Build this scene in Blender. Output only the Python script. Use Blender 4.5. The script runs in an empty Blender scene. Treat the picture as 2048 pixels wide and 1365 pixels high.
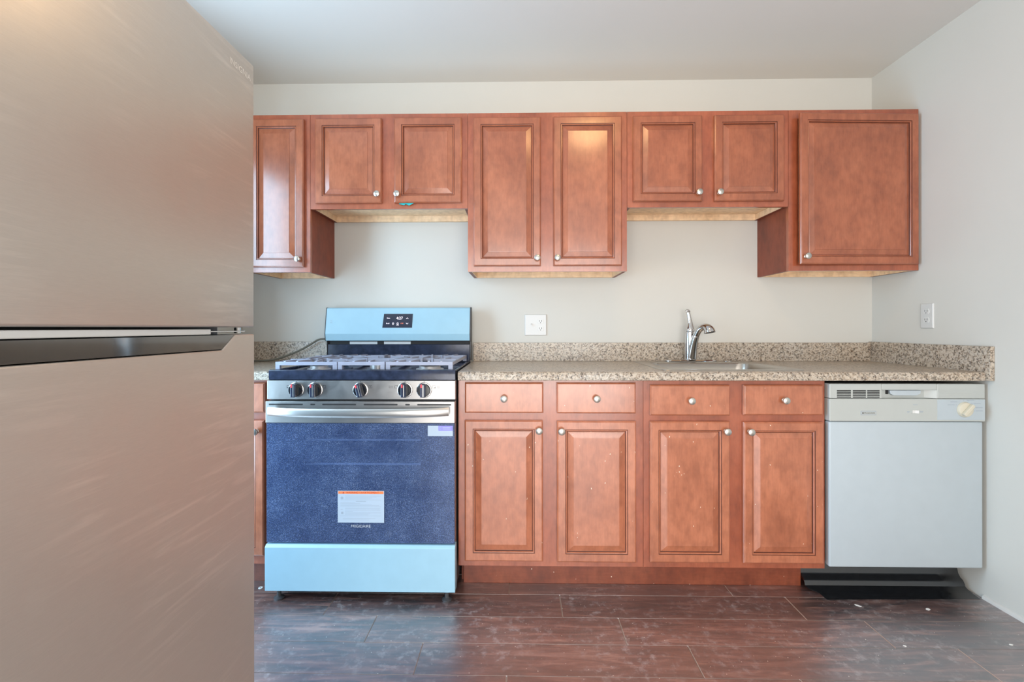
import bpy, bmesh, math, random
from mathutils import Vector, Matrix

random.seed(7)
SC = bpy.context.scene
COL = SC.collection
I = 0.0254                                   # all coordinates below are inches

# ------------------------------------------------------------------ camera
F, SHY, YAW, CX, CD, CZ, ROLL = 959.02, -26.6, 0.0187, 40.04, 102.44, 43.40, -0.0009
cd = bpy.data.cameras.new('camera')
cam = bpy.data.objects.new('camera', cd)
COL.objects.link(cam)
cd.sensor_width = 36.0
cd.lens = 36.0 * F / 2048.0
cd.shift_y = SHY / 2048.0
cd.clip_start = 0.02
_R = Vector((math.cos(YAW), math.sin(YAW), 0)); _U = Vector((0, 0, 1)); _Fw = Vector((-math.sin(YAW), math.cos(YAW), 0))
_r = _R * math.cos(ROLL) + _U * math.sin(ROLL)
_u = _U * math.cos(ROLL) - _R * math.sin(ROLL)
m = Matrix.Identity(4)
for i in range(3):
    m[i][0] = _r[i]; m[i][1] = _u[i]; m[i][2] = -_Fw[i]
m[0][3], m[1][3], m[2][3] = CX * I, -CD * I, CZ * I
cam.matrix_world = m
SC.camera = cam

# ------------------------------------------------------------------ world, lights, exposure
SC.view_settings.view_transform = 'Standard'
SC.view_settings.look = 'None'
SC.view_settings.gamma = 1.0
SC.view_settings.exposure = 0.0
SC.view_settings.use_curve_mapping = False
SC.cycles.use_denoising = True
SC.cycles.max_bounces = 10
SC.cycles.diffuse_bounces = 6

w = bpy.data.worlds.new('sky'); SC.world = w; w.use_nodes = True
w.node_tree.nodes['Background'].inputs['Color'].default_value = (0.72, 0.85, 1.0, 1)
w.node_tree.nodes['Background'].inputs['Strength'].default_value = 1.5

def area(name, loc, rot, sx, sy, power, col):
    l = bpy.data.lights.new(name, 'AREA'); l.shape = 'RECTANGLE'
    l.size = sx * I; l.size_y = sy * I; l.energy = power; l.color = col
    o = bpy.data.objects.new(name, l); COL.objects.link(o)
    o.location = Vector(loc) * I; o.rotation_euler = rot
    return o
# daylight outside the two glazed openings of the room (left side door, rear window enlarged to the floor to brighten low parts)
area('daylight_side_door', (-27, -42.5, 47), (0, -math.pi / 2, 0), 72, 29, 54, (0.50, 0.77, 1.0))
area('daylight_rear_opening', (40, -187, 43), (math.pi / 2, 0, 0), 110, 82, 122, (1.0, 0.945, 0.88))
LAMP_STRENGTH = 18.0

# ------------------------------------------------------------------ materials
def new_mat(name):
    mt = bpy.data.materials.new(name); mt.use_nodes = True
    nt = mt.node_tree
    return mt, nt, nt.nodes['Principled BSDF']

def setp(b, **k):
    for a, v in k.items():
        b.inputs[a.replace('_', ' ')].default_value = v

def N(nt, t, **k):
    n = nt.nodes.new(t)
    for a, v in k.items():
        if a in n.inputs: n.inputs[a].default_value = v
        else: setattr(n, a, v)
    return n

def coords(nt, scale=(1, 1, 1), rnd=True):
    tc = N(nt, 'ShaderNodeTexCoord'); mp = N(nt, 'ShaderNodeMapping')
    mp.inputs['Scale'].default_value = scale
    nt.links.new(tc.outputs['Object'], mp.inputs['Vector'])
    if rnd:
        oi = N(nt, 'ShaderNodeObjectInfo'); mu = N(nt, 'ShaderNodeMath', operation='MULTIPLY')
        mu.inputs[1].default_value = 37.0
        nt.links.new(oi.outputs['Random'], mu.inputs[0])
        cb = N(nt, 'ShaderNodeCombineXYZ')
        for q in 'XYZ': nt.links.new(mu.outputs[0], cb.inputs[q])
        nt.links.new(cb.outputs[0], mp.inputs['Location'])
    return mp.outputs['Vector']

def ramp(nt, fac, stops):
    r = N(nt, 'ShaderNodeValToRGB'); e = r.color_ramp.elements
    while len(e) > 1: e.remove(e[-1])
    e[0].position = stops[0][0]; e[0].color = (*stops[0][1], 1) if len(stops[0][1]) == 3 else stops[0][1]
    for p, c in stops[1:]:
        x = e.new(p); x.color = (*c, 1)
    nt.links.new(fac, r.inputs['Fac'])
    return r.outputs['Color']

def mixc(nt, fac, a, b, blend='MIX'):
    mx = N(nt, 'ShaderNodeMix', data_type='RGBA', blend_type=blend)
    for s, v in ((mx.inputs['Factor'], fac), (mx.inputs['A'], a), (mx.inputs['B'], b)):
        if hasattr(v, 'links'): nt.links.new(v, s)
        elif isinstance(v, (int, float)): s.default_value = v
        else: s.default_value = (*v, 1)
    return mx.outputs['Result']

def bump(nt, b, h, strength, dist=0.001):
    bp = N(nt, 'ShaderNodeBump', Strength=strength, Distance=dist)
    nt.links.new(h, bp.inputs['Height']); nt.links.new(bp.outputs[0], b.inputs['Normal'])

def plain(name, col, rough=0.5, metal=0.0, spec=0.5, coat=0.0, noise=0.0, scale=20, emis=None, es=0):
    mt, nt, b = new_mat(name)
    setp(b, Roughness=rough, Metallic=metal)
    b.inputs['Specular IOR Level'].default_value = spec
    b.inputs['Coat Weight'].default_value = coat
    b.inputs['Coat Roughness'].default_value = 0.1
    v = coords(nt)
    n = N(nt, 'ShaderNodeTexNoise', Scale=scale, Detail=4.0); nt.links.new(v, n.inputs['Vector'])
    lo = tuple(c * (1 - noise) for c in col); hi = tuple(min(1, c * (1 + noise)) for c in col)
    nt.links.new(ramp(nt, n.outputs['Fac'], [(0.3, lo), (0.7, hi)]), b.inputs['Base Color'])
    if emis:
        b.inputs['Emission Color'].default_value = (*emis, 1); b.inputs['Emission Strength'].default_value = es
    return mt

def wood(name, dark, mid, light, rough=0.32, grain=(26, 26, 3.0), specks=0.0, coat=0.6):
    mt, nt, b = new_mat(name)
    v = coords(nt, grain); vi = coords(nt, (1, 1, 0.6))
    n1 = N(nt, 'ShaderNodeTexNoise', Scale=6.0, Detail=8.0, Roughness=0.65, Distortion=0.3); nt.links.new(v, n1.inputs['Vector'])
    n2 = N(nt, 'ShaderNodeTexNoise', Scale=7.0, Detail=5.0, Roughness=0.6); nt.links.new(vi, n2.inputs['Vector'])
    n3 = N(nt, 'ShaderNodeTexNoise', Scale=38.0, Detail=3.0); nt.links.new(vi, n3.inputs['Vector'])
    c1 = ramp(nt, n2.outputs['Fac'], [(0.28, dark), (0.5, mid), (0.72, light)])
    c2 = ramp(nt, n1.outputs['Fac'], [(0.3, (0.76, 0.72, 0.68)), (0.62, (1.06, 1.06, 1.06))])
    c = mixc(nt, 0.5, c1, c2, 'MULTIPLY')
    c3 = ramp(nt, n3.outputs['Fac'], [(0.3, (0.80, 0.77, 0.74)), (0.6, (1.04, 1.04, 1.04))])
    c = mixc(nt, 0.85, c, c3, 'MULTIPLY')
    if specks > 0:
        tc0 = coords(nt, (1, 1, 0.5)); dn = N(nt, 'ShaderNodeTexNoise', Scale=240.0, Detail=2.0); nt.links.new(tc0, dn.inputs['Vector'])
        sc = N(nt, 'ShaderNodeVectorMath', operation='SCALE'); sc.inputs['Scale'].default_value = 0.006; nt.links.new(dn.outputs['Color'], sc.inputs[0])
        ad = N(nt, 'ShaderNodeVectorMath', operation='ADD'); nt.links.new(tc0, ad.inputs[0]); nt.links.new(sc.outputs[0], ad.inputs[1]); tc = ad.outputs[0]
        vo = N(nt, 'ShaderNodeTexVoronoi', Scale=105.0); nt.links.new(tc, vo.inputs['Vector'])
        wn = N(nt, 'ShaderNodeTexNoise', Scale=9.0, Detail=2.0); nt.links.new(tc, wn.inputs['Vector'])
        a = N(nt, 'ShaderNodeMath', operation='LESS_THAN'); a.inputs[1].default_value = 0.15
        nt.links.new(vo.outputs['Distance'], a.inputs[0])
        sx = N(nt, 'ShaderNodeSeparateColor'); nt.links.new(vo.outputs['Color'], sx.inputs[0])
        g = N(nt, 'ShaderNodeMath', operation='GREATER_THAN'); g.inputs[1].default_value = 1 - specks
        nt.links.new(sx.outputs[0], g.inputs[0])
        mu = N(nt, 'ShaderNodeMath', operation='MULTIPLY'); nt.links.new(a.outputs[0], mu.inputs[0]); nt.links.new(g.outputs[0], mu.inputs[1])
        c = mixc(nt, mu.outputs[0], c, (0.85, 0.72, 0.58))
    nt.links.new(c, b.inputs['Base Color'])
    rr = N(nt, 'ShaderNodeMapRange'); rr.inputs[3].default_value = rough - 0.06; rr.inputs[4].default_value = rough + 0.1
    nt.links.new(n2.outputs['Fac'], rr.inputs[0]); nt.links.new(rr.outputs[0], b.inputs['Roughness'])
    b.inputs['Coat Weight'].default_value = coat; b.inputs['Coat Roughness'].default_value = 0.17; b.inputs['Coat IOR'].default_value = 1.75
    bump(nt, b, n1.outputs['Fac'], 0.10)
    return mt

def granite(name, tint=(1, 1, 1), scale=1.0):
    mt, nt, b = new_mat(name)
    v0 = coords(nt, (1, 1, 1), rnd=False)
    dn = N(nt, 'ShaderNodeTexNoise', Scale=260.0, Detail=3.0); nt.links.new(v0, dn.inputs['Vector'])
    sc = N(nt, 'ShaderNodeVectorMath', operation='SCALE'); sc.inputs['Scale'].default_value = 0.007; nt.links.new(dn.outputs['Color'], sc.inputs[0])
    ad = N(nt, 'ShaderNodeVectorMath', operation='ADD'); nt.links.new(v0, ad.inputs[0]); nt.links.new(sc.outputs[0], ad.inputs[1]); v = ad.outputs[0]
    nz = N(nt, 'ShaderNodeTexNoise', Scale=110.0 * scale, Detail=3.0, Roughness=0.6); nt.links.new(v, nz.inputs['Vector'])
    v1 = N(nt, 'ShaderNodeTexVoronoi', Scale=230.0 * scale); nt.links.new(v, v1.inputs['Vector'])
    s = N(nt, 'ShaderNodeSeparateColor'); nt.links.new(v1.outputs['Color'], s.inputs[0])
    c = ramp(nt, s.outputs[0], [(0.0, (0.02, 0.016, 0.014)), (0.14, (0.17, 0.115, 0.08)), (0.25, (0.45, 0.38, 0.31)), (0.40, (0.70, 0.63, 0.55)), (0.72, (0.78, 0.74, 0.68)), (0.90, (0.36, 0.35, 0.34))])
    r = c.node.color_ramp; r.interpolation = 'CONSTANT'
    c2 = ramp(nt, nz.outputs['Fac'], [(0.36, (0.10, 0.07, 0.055)), (0.44, (0.62, 0.53, 0.43)), (0.6, (0.74, 0.68, 0.58))])
    c = mixc(nt, 0.35, c, c2)
    big = N(nt, 'ShaderNodeTexNoise', Scale=5.0, Detail=2.0); nt.links.new(v, big.inputs['Vector'])
    c = mixc(nt, 0.6, c, ramp(nt, big.outputs['Fac'], [(0.35, (1.0, 0.92, 0.82)), (0.65, (1, 1, 1))]), 'MULTIPLY')
    c = mixc(nt, 1.0, c, tint, 'MULTIPLY')
    nt.links.new(c, b.inputs['Base Color'])
    setp(b, Roughness=0.28)
    return mt

def steel(name, col, rough, brush=(1, 1, 1), smudge=0.0, metal=1.0, wipes=False):
    mt, nt, b = new_mat(name)
    v = coords(nt, brush)
    n = N(nt, 'ShaderNodeTexNoise', Scale=30.0, Detail=4.0); nt.links.new(v, n.inputs['Vector'])
    setp(b, Metallic=metal)
    c = ramp(nt, n.outputs['Fac'], [(0.3, tuple(q * 0.95 for q in col)), (0.7, col)])
    vs = coords(nt, (1, 1, 1))
    n2 = N(nt, 'ShaderNodeTexNoise', Scale=9.0, Detail=6.0, Roughness=0.7, Distortion=1.2); nt.links.new(vs, n2.inputs['Vector'])
    rr = N(nt, 'ShaderNodeMapRange'); rr.inputs[3].default_value = rough - smudge * 0.5; rr.inputs[4].default_value = rough + smudge
    nt.links.new(n2.outputs['Fac'], rr.inputs[0]); nt.links.new(rr.outputs[0], b.inputs['Roughness'])
    if wipes:
        mp = N(nt, 'ShaderNodeMapping'); mp.inputs['Rotation'].default_value = (math.radians(32), 0, 0); mp.inputs['Scale'].default_value = (1, 1.0, 14.0)
        nt.links.new(vs, mp.inputs['Vector'])
        st = N(nt, 'ShaderNodeTexNoise', Scale=5.0, Detail=5.0, Roughness=0.6, Distortion=0.5); nt.links.new(mp.outputs[0], st.inputs['Vector'])
        pt = N(nt, 'ShaderNodeTexNoise', Scale=3.2, Detail=2.0); nt.links.new(vs, pt.inputs['Vector'])
        f = mixc(nt, 1.0, ramp(nt, st.outputs['Fac'], [(0.5, (0, 0, 0)), (0.72, (1, 1, 1))]), ramp(nt, pt.outputs['Fac'], [(0.45, (0, 0, 0)), (0.62, (0.5, 0.5, 0.5))]), 'MULTIPLY')
        c = mixc(nt, f, c, (0.80, 0.75, 0.69))
    nt.links.new(c, b.inputs['Base Color'])
    return mt

M = {}
CH = ((0.25, 0.064, 0.026), (0.345, 0.096, 0.04), (0.42, 0.128, 0.057))
M['cherry'] = wood('cherry_stain', *CH)
M['cherry_frame'] = wood('cherry_stain_frame', (0.27, 0.062, 0.026), (0.36, 0.088, 0.037), (0.43, 0.115, 0.05))
M['cherry_worn_lit'] = wood('cherry_stain_worn_lit', (0.35, 0.105, 0.048), (0.45, 0.145, 0.069), (0.53, 0.185, 0.094), specks=0.032)  # specks are worn chips; the paler tone paints in brighter light low down
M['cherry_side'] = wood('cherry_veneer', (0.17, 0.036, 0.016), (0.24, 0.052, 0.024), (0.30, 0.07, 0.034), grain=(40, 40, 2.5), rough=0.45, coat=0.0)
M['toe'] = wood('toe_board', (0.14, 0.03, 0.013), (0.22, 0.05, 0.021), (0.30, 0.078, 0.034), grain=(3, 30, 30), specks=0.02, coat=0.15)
M['glaze'] = plain('dark_glaze', (0.10, 0.022, 0.010), 0.4, noise=0.2)
M['maple'] = wood('maple_raw', (0.88, 0.63, 0.39), (0.94, 0.69, 0.45), (0.97, 0.75, 0.51), rough=0.5, grain=(3, 20, 20), coat=0)
M['granite'] = granite('granite_laminate', (0.74, 0.715, 0.69), 0.80)
M['wall'] = plain('wall_paint', (0.62, 0.61, 0.57), 0.62, noise=0.012, scale=3, spec=0.3)
M['ceil'] = plain('ceiling_paint', (0.69, 0.675, 0.645), 0.7, noise=0.01, scale=2, spec=0.2)
M['base'] = plain('trim_paint', (0.63, 0.62, 0.60), 0.5, noise=0.02)
M['nickel'] = steel('brushed_nickel', (0.62, 0.60, 0.56), 0.30)
M['chrome'] = steel('chrome', (0.66, 0.66, 0.67), 0.08)
M['sink'] = steel('sink_steel', (0.50, 0.47, 0.43), 0.28, brush=(1, 12, 1))
M['fridge'] = steel('fridge_steel', (0.60, 0.565, 0.52), 0.36, brush=(1, 2, 30), smudge=0.10, metal=0.65, wipes=True)
M['range_steel'] = steel('range_steel', (0.46, 0.45, 0.44), 0.30, brush=(2, 1, 24), smudge=0.16)
M['handle'] = steel('handle_steel', (0.64, 0.63, 0.61), 0.34, brush=(1, 8, 8))
M['film'] = plain('blue_film', (0.33, 0.54, 0.66), 0.32, noise=0.02, spec=0.5)
M['black_gloss'] = plain('black_enamel', (0.012, 0.014, 0.02), 0.12, noise=0.1, coat=0.3)
M['piano_black'] = plain('piano_black', (0.02, 0.02, 0.022), 0.06, coat=1.0)
M['piano_black'].node_tree.nodes['Principled BSDF'].inputs['IOR'].default_value = 2.2
M['cooktop'] = plain('cooktop_enamel', (0.022, 0.03, 0.058), 0.16, noise=0.35, scale=40)
M['charcoal'] = plain('charcoal_side', (0.06, 0.06, 0.065), 0.5, noise=0.1)
M['dark'] = plain('dark_void', (0.012, 0.012, 0.013), 0.6)
M['rack'] = plain('rack_wire', (0.97, 0.97, 0.97), 0.3)
M['cavity'] = plain('oven_enamel', (0.20, 0.22, 0.27), 0.35, noise=0.3)
M['grate'] = plain('grate_enamel', (0.36, 0.38, 0.48), 0.42, noise=0.06)
M['burner'] = plain('burner_alu', (0.62, 0.62, 0.62), 0.35, metal=0.5)
M['white'] = plain('appliance_white', (0.44, 0.50, 0.54), 0.32, noise=0.015)
M['cream'] = plain('appliance_cream', (0.45, 0.475, 0.46), 0.38, noise=0.01)
M['knob_cream'] = plain('knob_cream', (0.60, 0.56, 0.45), 0.35)
M['plate'] = plain('plate_white', (0.62, 0.62, 0.61), 0.3)
M['plug'] = plain('receptacle_white', (0.66, 0.66, 0.65), 0.3)
M['ink'] = plain('ink', (0.03, 0.03, 0.035), 0.6)
M['ink_grey'] = plain('ink_grey', (0.33, 0.38, 0.45), 0.6)
M['paper'] = plain('label_paper', (0.44, 0.52, 0.61), 0.45)
M['orange'] = plain('label_orange', (0.86, 0.22, 0.07), 0.45)
M['red_ink'] = plain('label_red', (0.45, 0.03, 0.02), 0.5)
M['purple'] = plain('label_purple', (0.27, 0.25, 0.72), 0.45)
M['badge'] = plain('lettering_silver', (0.72, 0.74, 0.78), 0.35, metal=0.4)
M['pale_ink'] = plain('lettering_pale', (0.80, 0.78, 0.74), 0.4)
M['display'] = plain('display_glass', (0.028, 0.036, 0.06), 0.18)
M['digits'] = plain('display_digits', (0.9, 0.85, 0.95), 0.5, emis=(1, 0.86, 0.95), es=1.2)
M['digits_red'] = plain('display_red', (0.8, 0.2, 0.1), 0.5, emis=(1, 0.22, 0.12), es=0.7)
M['gasket'] = plain('gasket_white', (0.74, 0.77, 0.78), 0.5)
M['rubber'] = plain('black_vinyl', (0.012, 0.013, 0.015), 0.16, noise=0.3, scale=60, coat=1.0)
M['cord'] = plain('grey_cord', (0.13, 0.12, 0.09), 0.5)
M['teal'] = plain('teal_foil', (0.02, 0.45, 0.47), 0.25)
M['chip'] = plain('paint_chip', (0.82, 0.82, 0.80), 0.6)
M['knob_red'] = plain('knob_red', (0.80, 0.06, 0.08), 0.4)
M['lamp'] = plain('lamp_glass', (0.95, 0.9, 0.8), 0.4, emis=(1.0, 0.62, 0.28), es=LAMP_STRENGTH)

def oven_glass():
    mt, nt, b = new_mat('oven_glass')
    v = coords(nt)
    a = N(nt, 'ShaderNodeTexNoise', Scale=420.0, Detail=2.0); nt.links.new(v, a.inputs['Vector'])
    big = N(nt, 'ShaderNodeTexNoise', Scale=5.0, Detail=5.0, Roughness=0.65); nt.links.new(v, big.inputs['Vector'])
    c = ramp(nt, a.outputs['Fac'], [(0.40, (0.05, 0.085, 0.19)), (0.56, (0.145, 0.205, 0.36)), (0.72, (0.50, 0.58, 0.74))])
    d = ramp(nt, big.outputs['Fac'], [(0.3, (0.45, 0.5, 0.62)), (0.7, (1.15, 1.15, 1.15))])
    c = mixc(nt, 1.0, c, d, 'MULTIPLY')
    sm = N(nt, 'ShaderNodeTexNoise', Scale=11.0, Detail=7.0, Roughness=0.7, Distortion=1.5); nt.links.new(v, sm.inputs['Vector'])
    c = mixc(nt, ramp(nt, sm.outputs['Fac'], [(0.60, (0, 0, 0)), (0.78, (0.6, 0.6, 0.6))]), c, (0.42, 0.50, 0.66))
    nt.links.new(c, b.inputs['Base Color'])
    setp(b, Roughness=0.12)
    tr = N(nt, 'ShaderNodeBsdfTransparent', Color=(0.75, 0.84, 1.0, 1))
    mx = N(nt, 'ShaderNodeMixShader', Fac=0.55)
    nt.links.new(b.outputs[0], mx.inputs[1]); nt.links.new(tr.outputs[0], mx.inputs[2])
    nt.links.new(mx.outputs[0], nt.nodes['Material Output'].inputs['Surface'])
    return mt
M['oven_glass'] = oven_glass()

def floor_mat(name, edge=0.0):
    mt, nt, b = new_mat(name)
    at = N(nt, 'ShaderNodeAttribute', attribute_name='tone')
    tc = N(nt, 'ShaderNodeTexCoord')
    add = N(nt, 'ShaderNodeVectorMath', operation='ADD')
    sc = N(nt, 'ShaderNodeVectorMath', operation='SCALE'); sc.inputs['Scale'].default_value = 13.0
    nt.links.new(at.outputs['Vector'], sc.inputs[0])
    nt.links.new(tc.outputs['Object'], add.inputs[0]); nt.links.new(sc.outputs[0], add.inputs[1])
    mp = N(nt, 'ShaderNodeMapping'); mp.inputs['Scale'].default_value = (1.6, 13, 1)
    nt.links.new(add.outputs[0], mp.inputs['Vector'])
    n1 = N(nt, 'ShaderNodeTexNoise', Scale=3.0, Detail=8.0, Roughness=0.62, Distortion=0.9); nt.links.new(mp.outputs[0], n1.inputs['Vector'])
    c = ramp(nt, n1.outputs['Fac'], [(0.34, (0.012, 0.005, 0.004)), (0.46, (0.055, 0.017, 0.013)), (0.56, (0.125, 0.045, 0.033)), (0.68, (0.29, 0.14, 0.105))])
    sx = N(nt, 'ShaderNodeSeparateXYZ'); nt.links.new(at.outputs['Vector'], sx.inputs[0])
    mr = N(nt, 'ShaderNodeMapRange'); mr.inputs[3].default_value = 0.8; mr.inputs[4].default_value = 1.25
    nt.links.new(sx.outputs[0], mr.inputs[0])
    hs = N(nt, 'ShaderNodeHueSaturation'); nt.links.new(mr.outputs[0], hs.inputs['Value']); nt.links.new(c, hs.inputs['Color'])
    c = hs.outputs[0]
    # dusty scuffs and pale specks trodden into the boards
    du = N(nt, 'ShaderNodeTexNoise', Scale=30.0, Detail=6.0, Roughness=0.7); nt.links.new(tc.outputs['Object'], du.inputs['Vector'])
    pa = N(nt, 'ShaderNodeTexNoise', Scale=4.0, Detail=3.0); nt.links.new(tc.outputs['Object'], pa.inputs['Vector'])
    f1 = ramp(nt, du.outputs['Fac'], [(0.52, (0, 0, 0)), (0.66, (1, 1, 1))]); f2 = ramp(nt, pa.outputs['Fac'], [(0.36, (0.08, 0.08, 0.08)), (0.62, (0.8, 0.8, 0.8))])
    f = mixc(nt, 1.0, f1, f2, 'MULTIPLY')
    c = mixc(nt, f, c, (0.36, 0.31, 0.31))
    vo = N(nt, 'ShaderNodeTexVoronoi', Scale=55.0); nt.links.new(tc.outputs['Object'], vo.inputs['Vector'])
    a = N(nt, 'ShaderNodeMath', operation='LESS_THAN'); a.inputs[1].default_value = 0.085; nt.links.new(vo.outputs['Distance'], a.inputs[0])
    s2 = N(nt, 'ShaderNodeSeparateColor'); nt.links.new(vo.outputs['Color'], s2.inputs[0])
    g = N(nt, 'ShaderNodeMath', operation='GREATER_THAN'); g.inputs[1].default_value = 0.66; nt.links.new(s2.outputs[0], g.inputs[0])
    mu = N(nt, 'ShaderNodeMath', operation='MULTIPLY'); nt.links.new(a.outputs[0], mu.inputs[0]); nt.links.new(g.outputs[0], mu.inputs[1])
    c = mixc(nt, mu.outputs[0], c, (0.75, 0.70, 0.62))
    if edge: c = mixc(nt, edge, c, (0.50, 0.37, 0.28))
    nt.links.new(c, b.inputs['Base Color'])
    rr = N(nt, 'ShaderNodeMapRange'); rr.inputs[3].default_value = 0.33; rr.inputs[4].default_value = 0.5
    nt.links.new(pa.outputs['Fac'], rr.inputs[0]); nt.links.new(rr.outputs[0], b.inputs['Roughness'])
    b.inputs['Specular IOR Level'].default_value = 0.6
    b.inputs['Coat Weight'].default_value = 0.35; b.inputs['Coat Roughness'].default_value = 0.2
    bump(nt, b, n1.outputs['Fac'], 0.12)
    gl = N(nt, 'ShaderNodeBsdfGlossy', Color=(0.9, 0.9, 0.92, 1)); nt.links.new(rr.outputs[0], gl.inputs['Roughness'])
    mx = N(nt, 'ShaderNodeMixShader', Fac=0.32)
    nt.links.new(b.outputs[0], mx.inputs[1]); nt.links.new(gl.outputs[0], mx.inputs[2])
    nt.links.new(mx.outputs[0], nt.nodes['Material Output'].inputs['Surface'])
    return mt
M['floor'] = floor_mat('dark_planks'); M['floor_edge'] = floor_mat('worn_plank_edge', 0.75); M['floor_seam'] = floor_mat('plank_seam', 0.35)

# ------------------------------------------------------------------ mesh helpers
ORG = {}
def BM(): return bmesh.new()

def box(bm, x0, x1, y0, y1, z0, z1, bev=0.0, seg=2, mi=0):
    vs = [bm.verts.new(p) for p in ((x0, y0, z0), (x1, y0, z0), (x1, y1, z0), (x0, y1, z0), (x0, y0, z1), (x1, y0, z1), (x1, y1, z1), (x0, y1, z1))]
    fs = [bm.faces.new([vs[i] for i in q]) for q in ((0, 3, 2, 1), (4, 5, 6, 7), (0, 1, 5, 4), (1, 2, 6, 5), (2, 3, 7, 6), (3, 0, 4, 7))]
    for f in fs: f.material_index = mi
    if bev > 0:
        es = list({e for f in fs for e in f.edges})
        bmesh.ops.bevel(bm, geom=es, offset=bev, segments=seg, profile=0.5, affect='EDGES')
    return fs

def extrude(bm, prof, axis, a, b, bev=0.0, seg=2):
    """closed polygon prof of 2-D points, extruded along axis ('x': (y,z), 'y': (x,z), 'z': (x,y))"""
    def P(p, t): return {'x': (t, p[0], p[1]), 'y': (p[0], t, p[1]), 'z': (p[0], p[1], t)}[axis]
    A = [bm.verts.new(P(p, a)) for p in prof]; Bv = [bm.verts.new(P(p, b)) for p in prof]
    n = len(prof); fs = [bm.faces.new(A), bm.faces.new(Bv[::-1])]
    for i in range(n):
        j = (i + 1) % n; fs.append(bm.faces.new((A[j], A[i], Bv[i], Bv[j])))
    bmesh.ops.recalc_face_normals(bm, faces=fs)
    if bev > 0:
        es = list({e for f in fs for e in f.edges})
        bmesh.ops.bevel(bm, geom=es, offset=bev, segments=seg, profile=0.5, affect='EDGES')
    return fs

def lathe(bm, prof, c, d=(0, -1, 0), n=28, sx=1.0):
    """profile [(radius, height along d)] turned about the axis d through c"""
    d = Vector(d).normalized(); a = d.orthogonal().normalized(); b = d.cross(a); c = Vector(c)
    rings = []
    for r, h in prof:
        if r < 1e-6: rings.append([bm.verts.new(c + d * h)])
        else: rings.append([bm.verts.new(c + d * h + (a * math.cos(2 * math.pi * k / n) + b * math.sin(2 * math.pi * k / n)) * r) for k in range(n)])
    for p, q in zip(rings, rings[1:]):
        for k in range(n):
            j = (k + 1) % n
            if len(p) == 1 and len(q) == 1: continue
            if len(p) == 1: f = (p[0], q[k], q[j])
            elif len(q) == 1: f = (p[k], q[0], p[j])
            else: f = (p[k], q[k], q[j], p[j])
            bm.faces.new(f)
    bmesh.ops.recalc_face_normals(bm, faces=bm.faces[:])

def tube(bm, pts, rad, n=12, cap=True, smooth_sub=0):
    pts = [Vector(p) for p in pts]
    rad = [rad] * len(pts) if isinstance(rad, (int, float)) else list(rad)
    if smooth_sub:
        P2, R2 = [], []
        for i in range(len(pts) - 1):
            p0 = pts[max(0, i - 1)]; p1 = pts[i]; p2 = pts[i + 1]; p3 = pts[min(len(pts) - 1, i + 2)]
            for k in range(smooth_sub):
                t = k / smooth_sub
                P2.append(0.5 * ((2 * p1) + (p2 - p0) * t + (2 * p0 - 5 * p1 + 4 * p2 - p3) * t * t + (3 * p1 - p0 - 3 * p2 + p3) * t ** 3))
                R2.append(rad[i] * (1 - t) + rad[i + 1] * t)
        P2.append(pts[-1]); R2.append(rad[-1]); pts, rad = P2, R2
    rings = []; a = None
    for i, p in enumerate(pts):
        t = (pts[min(i + 1, len(pts) - 1)] - pts[max(i - 1, 0)]).normalized()
        a = t.orthogonal().normalized() if a is None else (a - t * a.dot(t)).normalized()
        b = t.cross(a)
        rings.append([bm.verts.new(p + (a * math.cos(2 * math.pi * k / n) + b * math.sin(2 * math.pi * k / n)) * rad[i]) for k in range(n)])
    for p, q in zip(rings, rings[1:]):
        for k in range(n):
            j = (k + 1) % n; bm.faces.new((p[k], p[j], q[j], q[k]))
    if cap:
        bm.faces.new(rings[0][::-1]); bm.faces.new(rings[-1])

def bar(bm, p, q, wd, h):
    """rectangular bar between p and q (top centre line), width wd, height h downward"""
    p = Vector(p); q = Vector(q); t = (q - p); t.z = 0; s = Vector((-t.y, t.x, 0)).normalized() * wd / 2; dn = Vector((0, 0, -h))
    v = [bm.verts.new(x) for x in (p - s, p + s, q + s, q - s, p - s + dn, p + s + dn, q + s + dn, q - s + dn)]
    fs = [bm.faces.new([v[i] for i in f]) for f in ((0, 3, 2, 1), (4, 5, 6, 7), (0, 1, 5, 4), (1, 2, 6, 5), (2, 3, 7, 6), (3, 0, 4, 7))]
    bmesh.ops.recalc_face_normals(bm, faces=fs)

def text(bm, s, size, place, align='CENTER'):
    """flat lettering; place(u, v) gives the point in the world for text coordinates u, v in inches"""
    c = bpy.data.curves.new('t', 'FONT'); c.body = s; c.size = size; c.align_x = align; c.resolution_u = 3
    o = bpy.data.objects.new('t', c); COL.objects.link(o)
    dg = bpy.context.evaluated_depsgraph_get(); me = bpy.data.meshes.new_from_object(o.evaluated_get(dg))
    vs = [bm.verts.new(place(v.co.x, v.co.y)) for v in me.vertices]
    for p in me.polygons:
        try: bm.faces.new([vs[i] for i in p.vertices])
        except ValueError: pass
    bpy.data.objects.remove(o); bpy.data.curves.remove(c); bpy.data.meshes.remove(me)

def front(x, z, y): return lambda u, v: (x + u, y, z + v)
def sideways(y, z, x): return lambda u, v: (x, y + u, z + v)
def quad(bm, x0, x1, z0, z1, y):
    bm.faces.new([bm.verts.new(p) for p in ((x0, y, z0), (x1, y, z0), (x1, y, z1), (x0, y, z1))])

def thing(name, label, cat, loc=(0, 0, 0), group=None):
    o = bpy.data.objects.new(name, None); COL.objects.link(o)
    o.empty_display_size = 0.05
    o.location = Vector(loc) * I; ORG[o.name] = Vector(loc)
    o['label'] = label; o['category'] = cat
    if group: o['group'] = group
    return o

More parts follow.
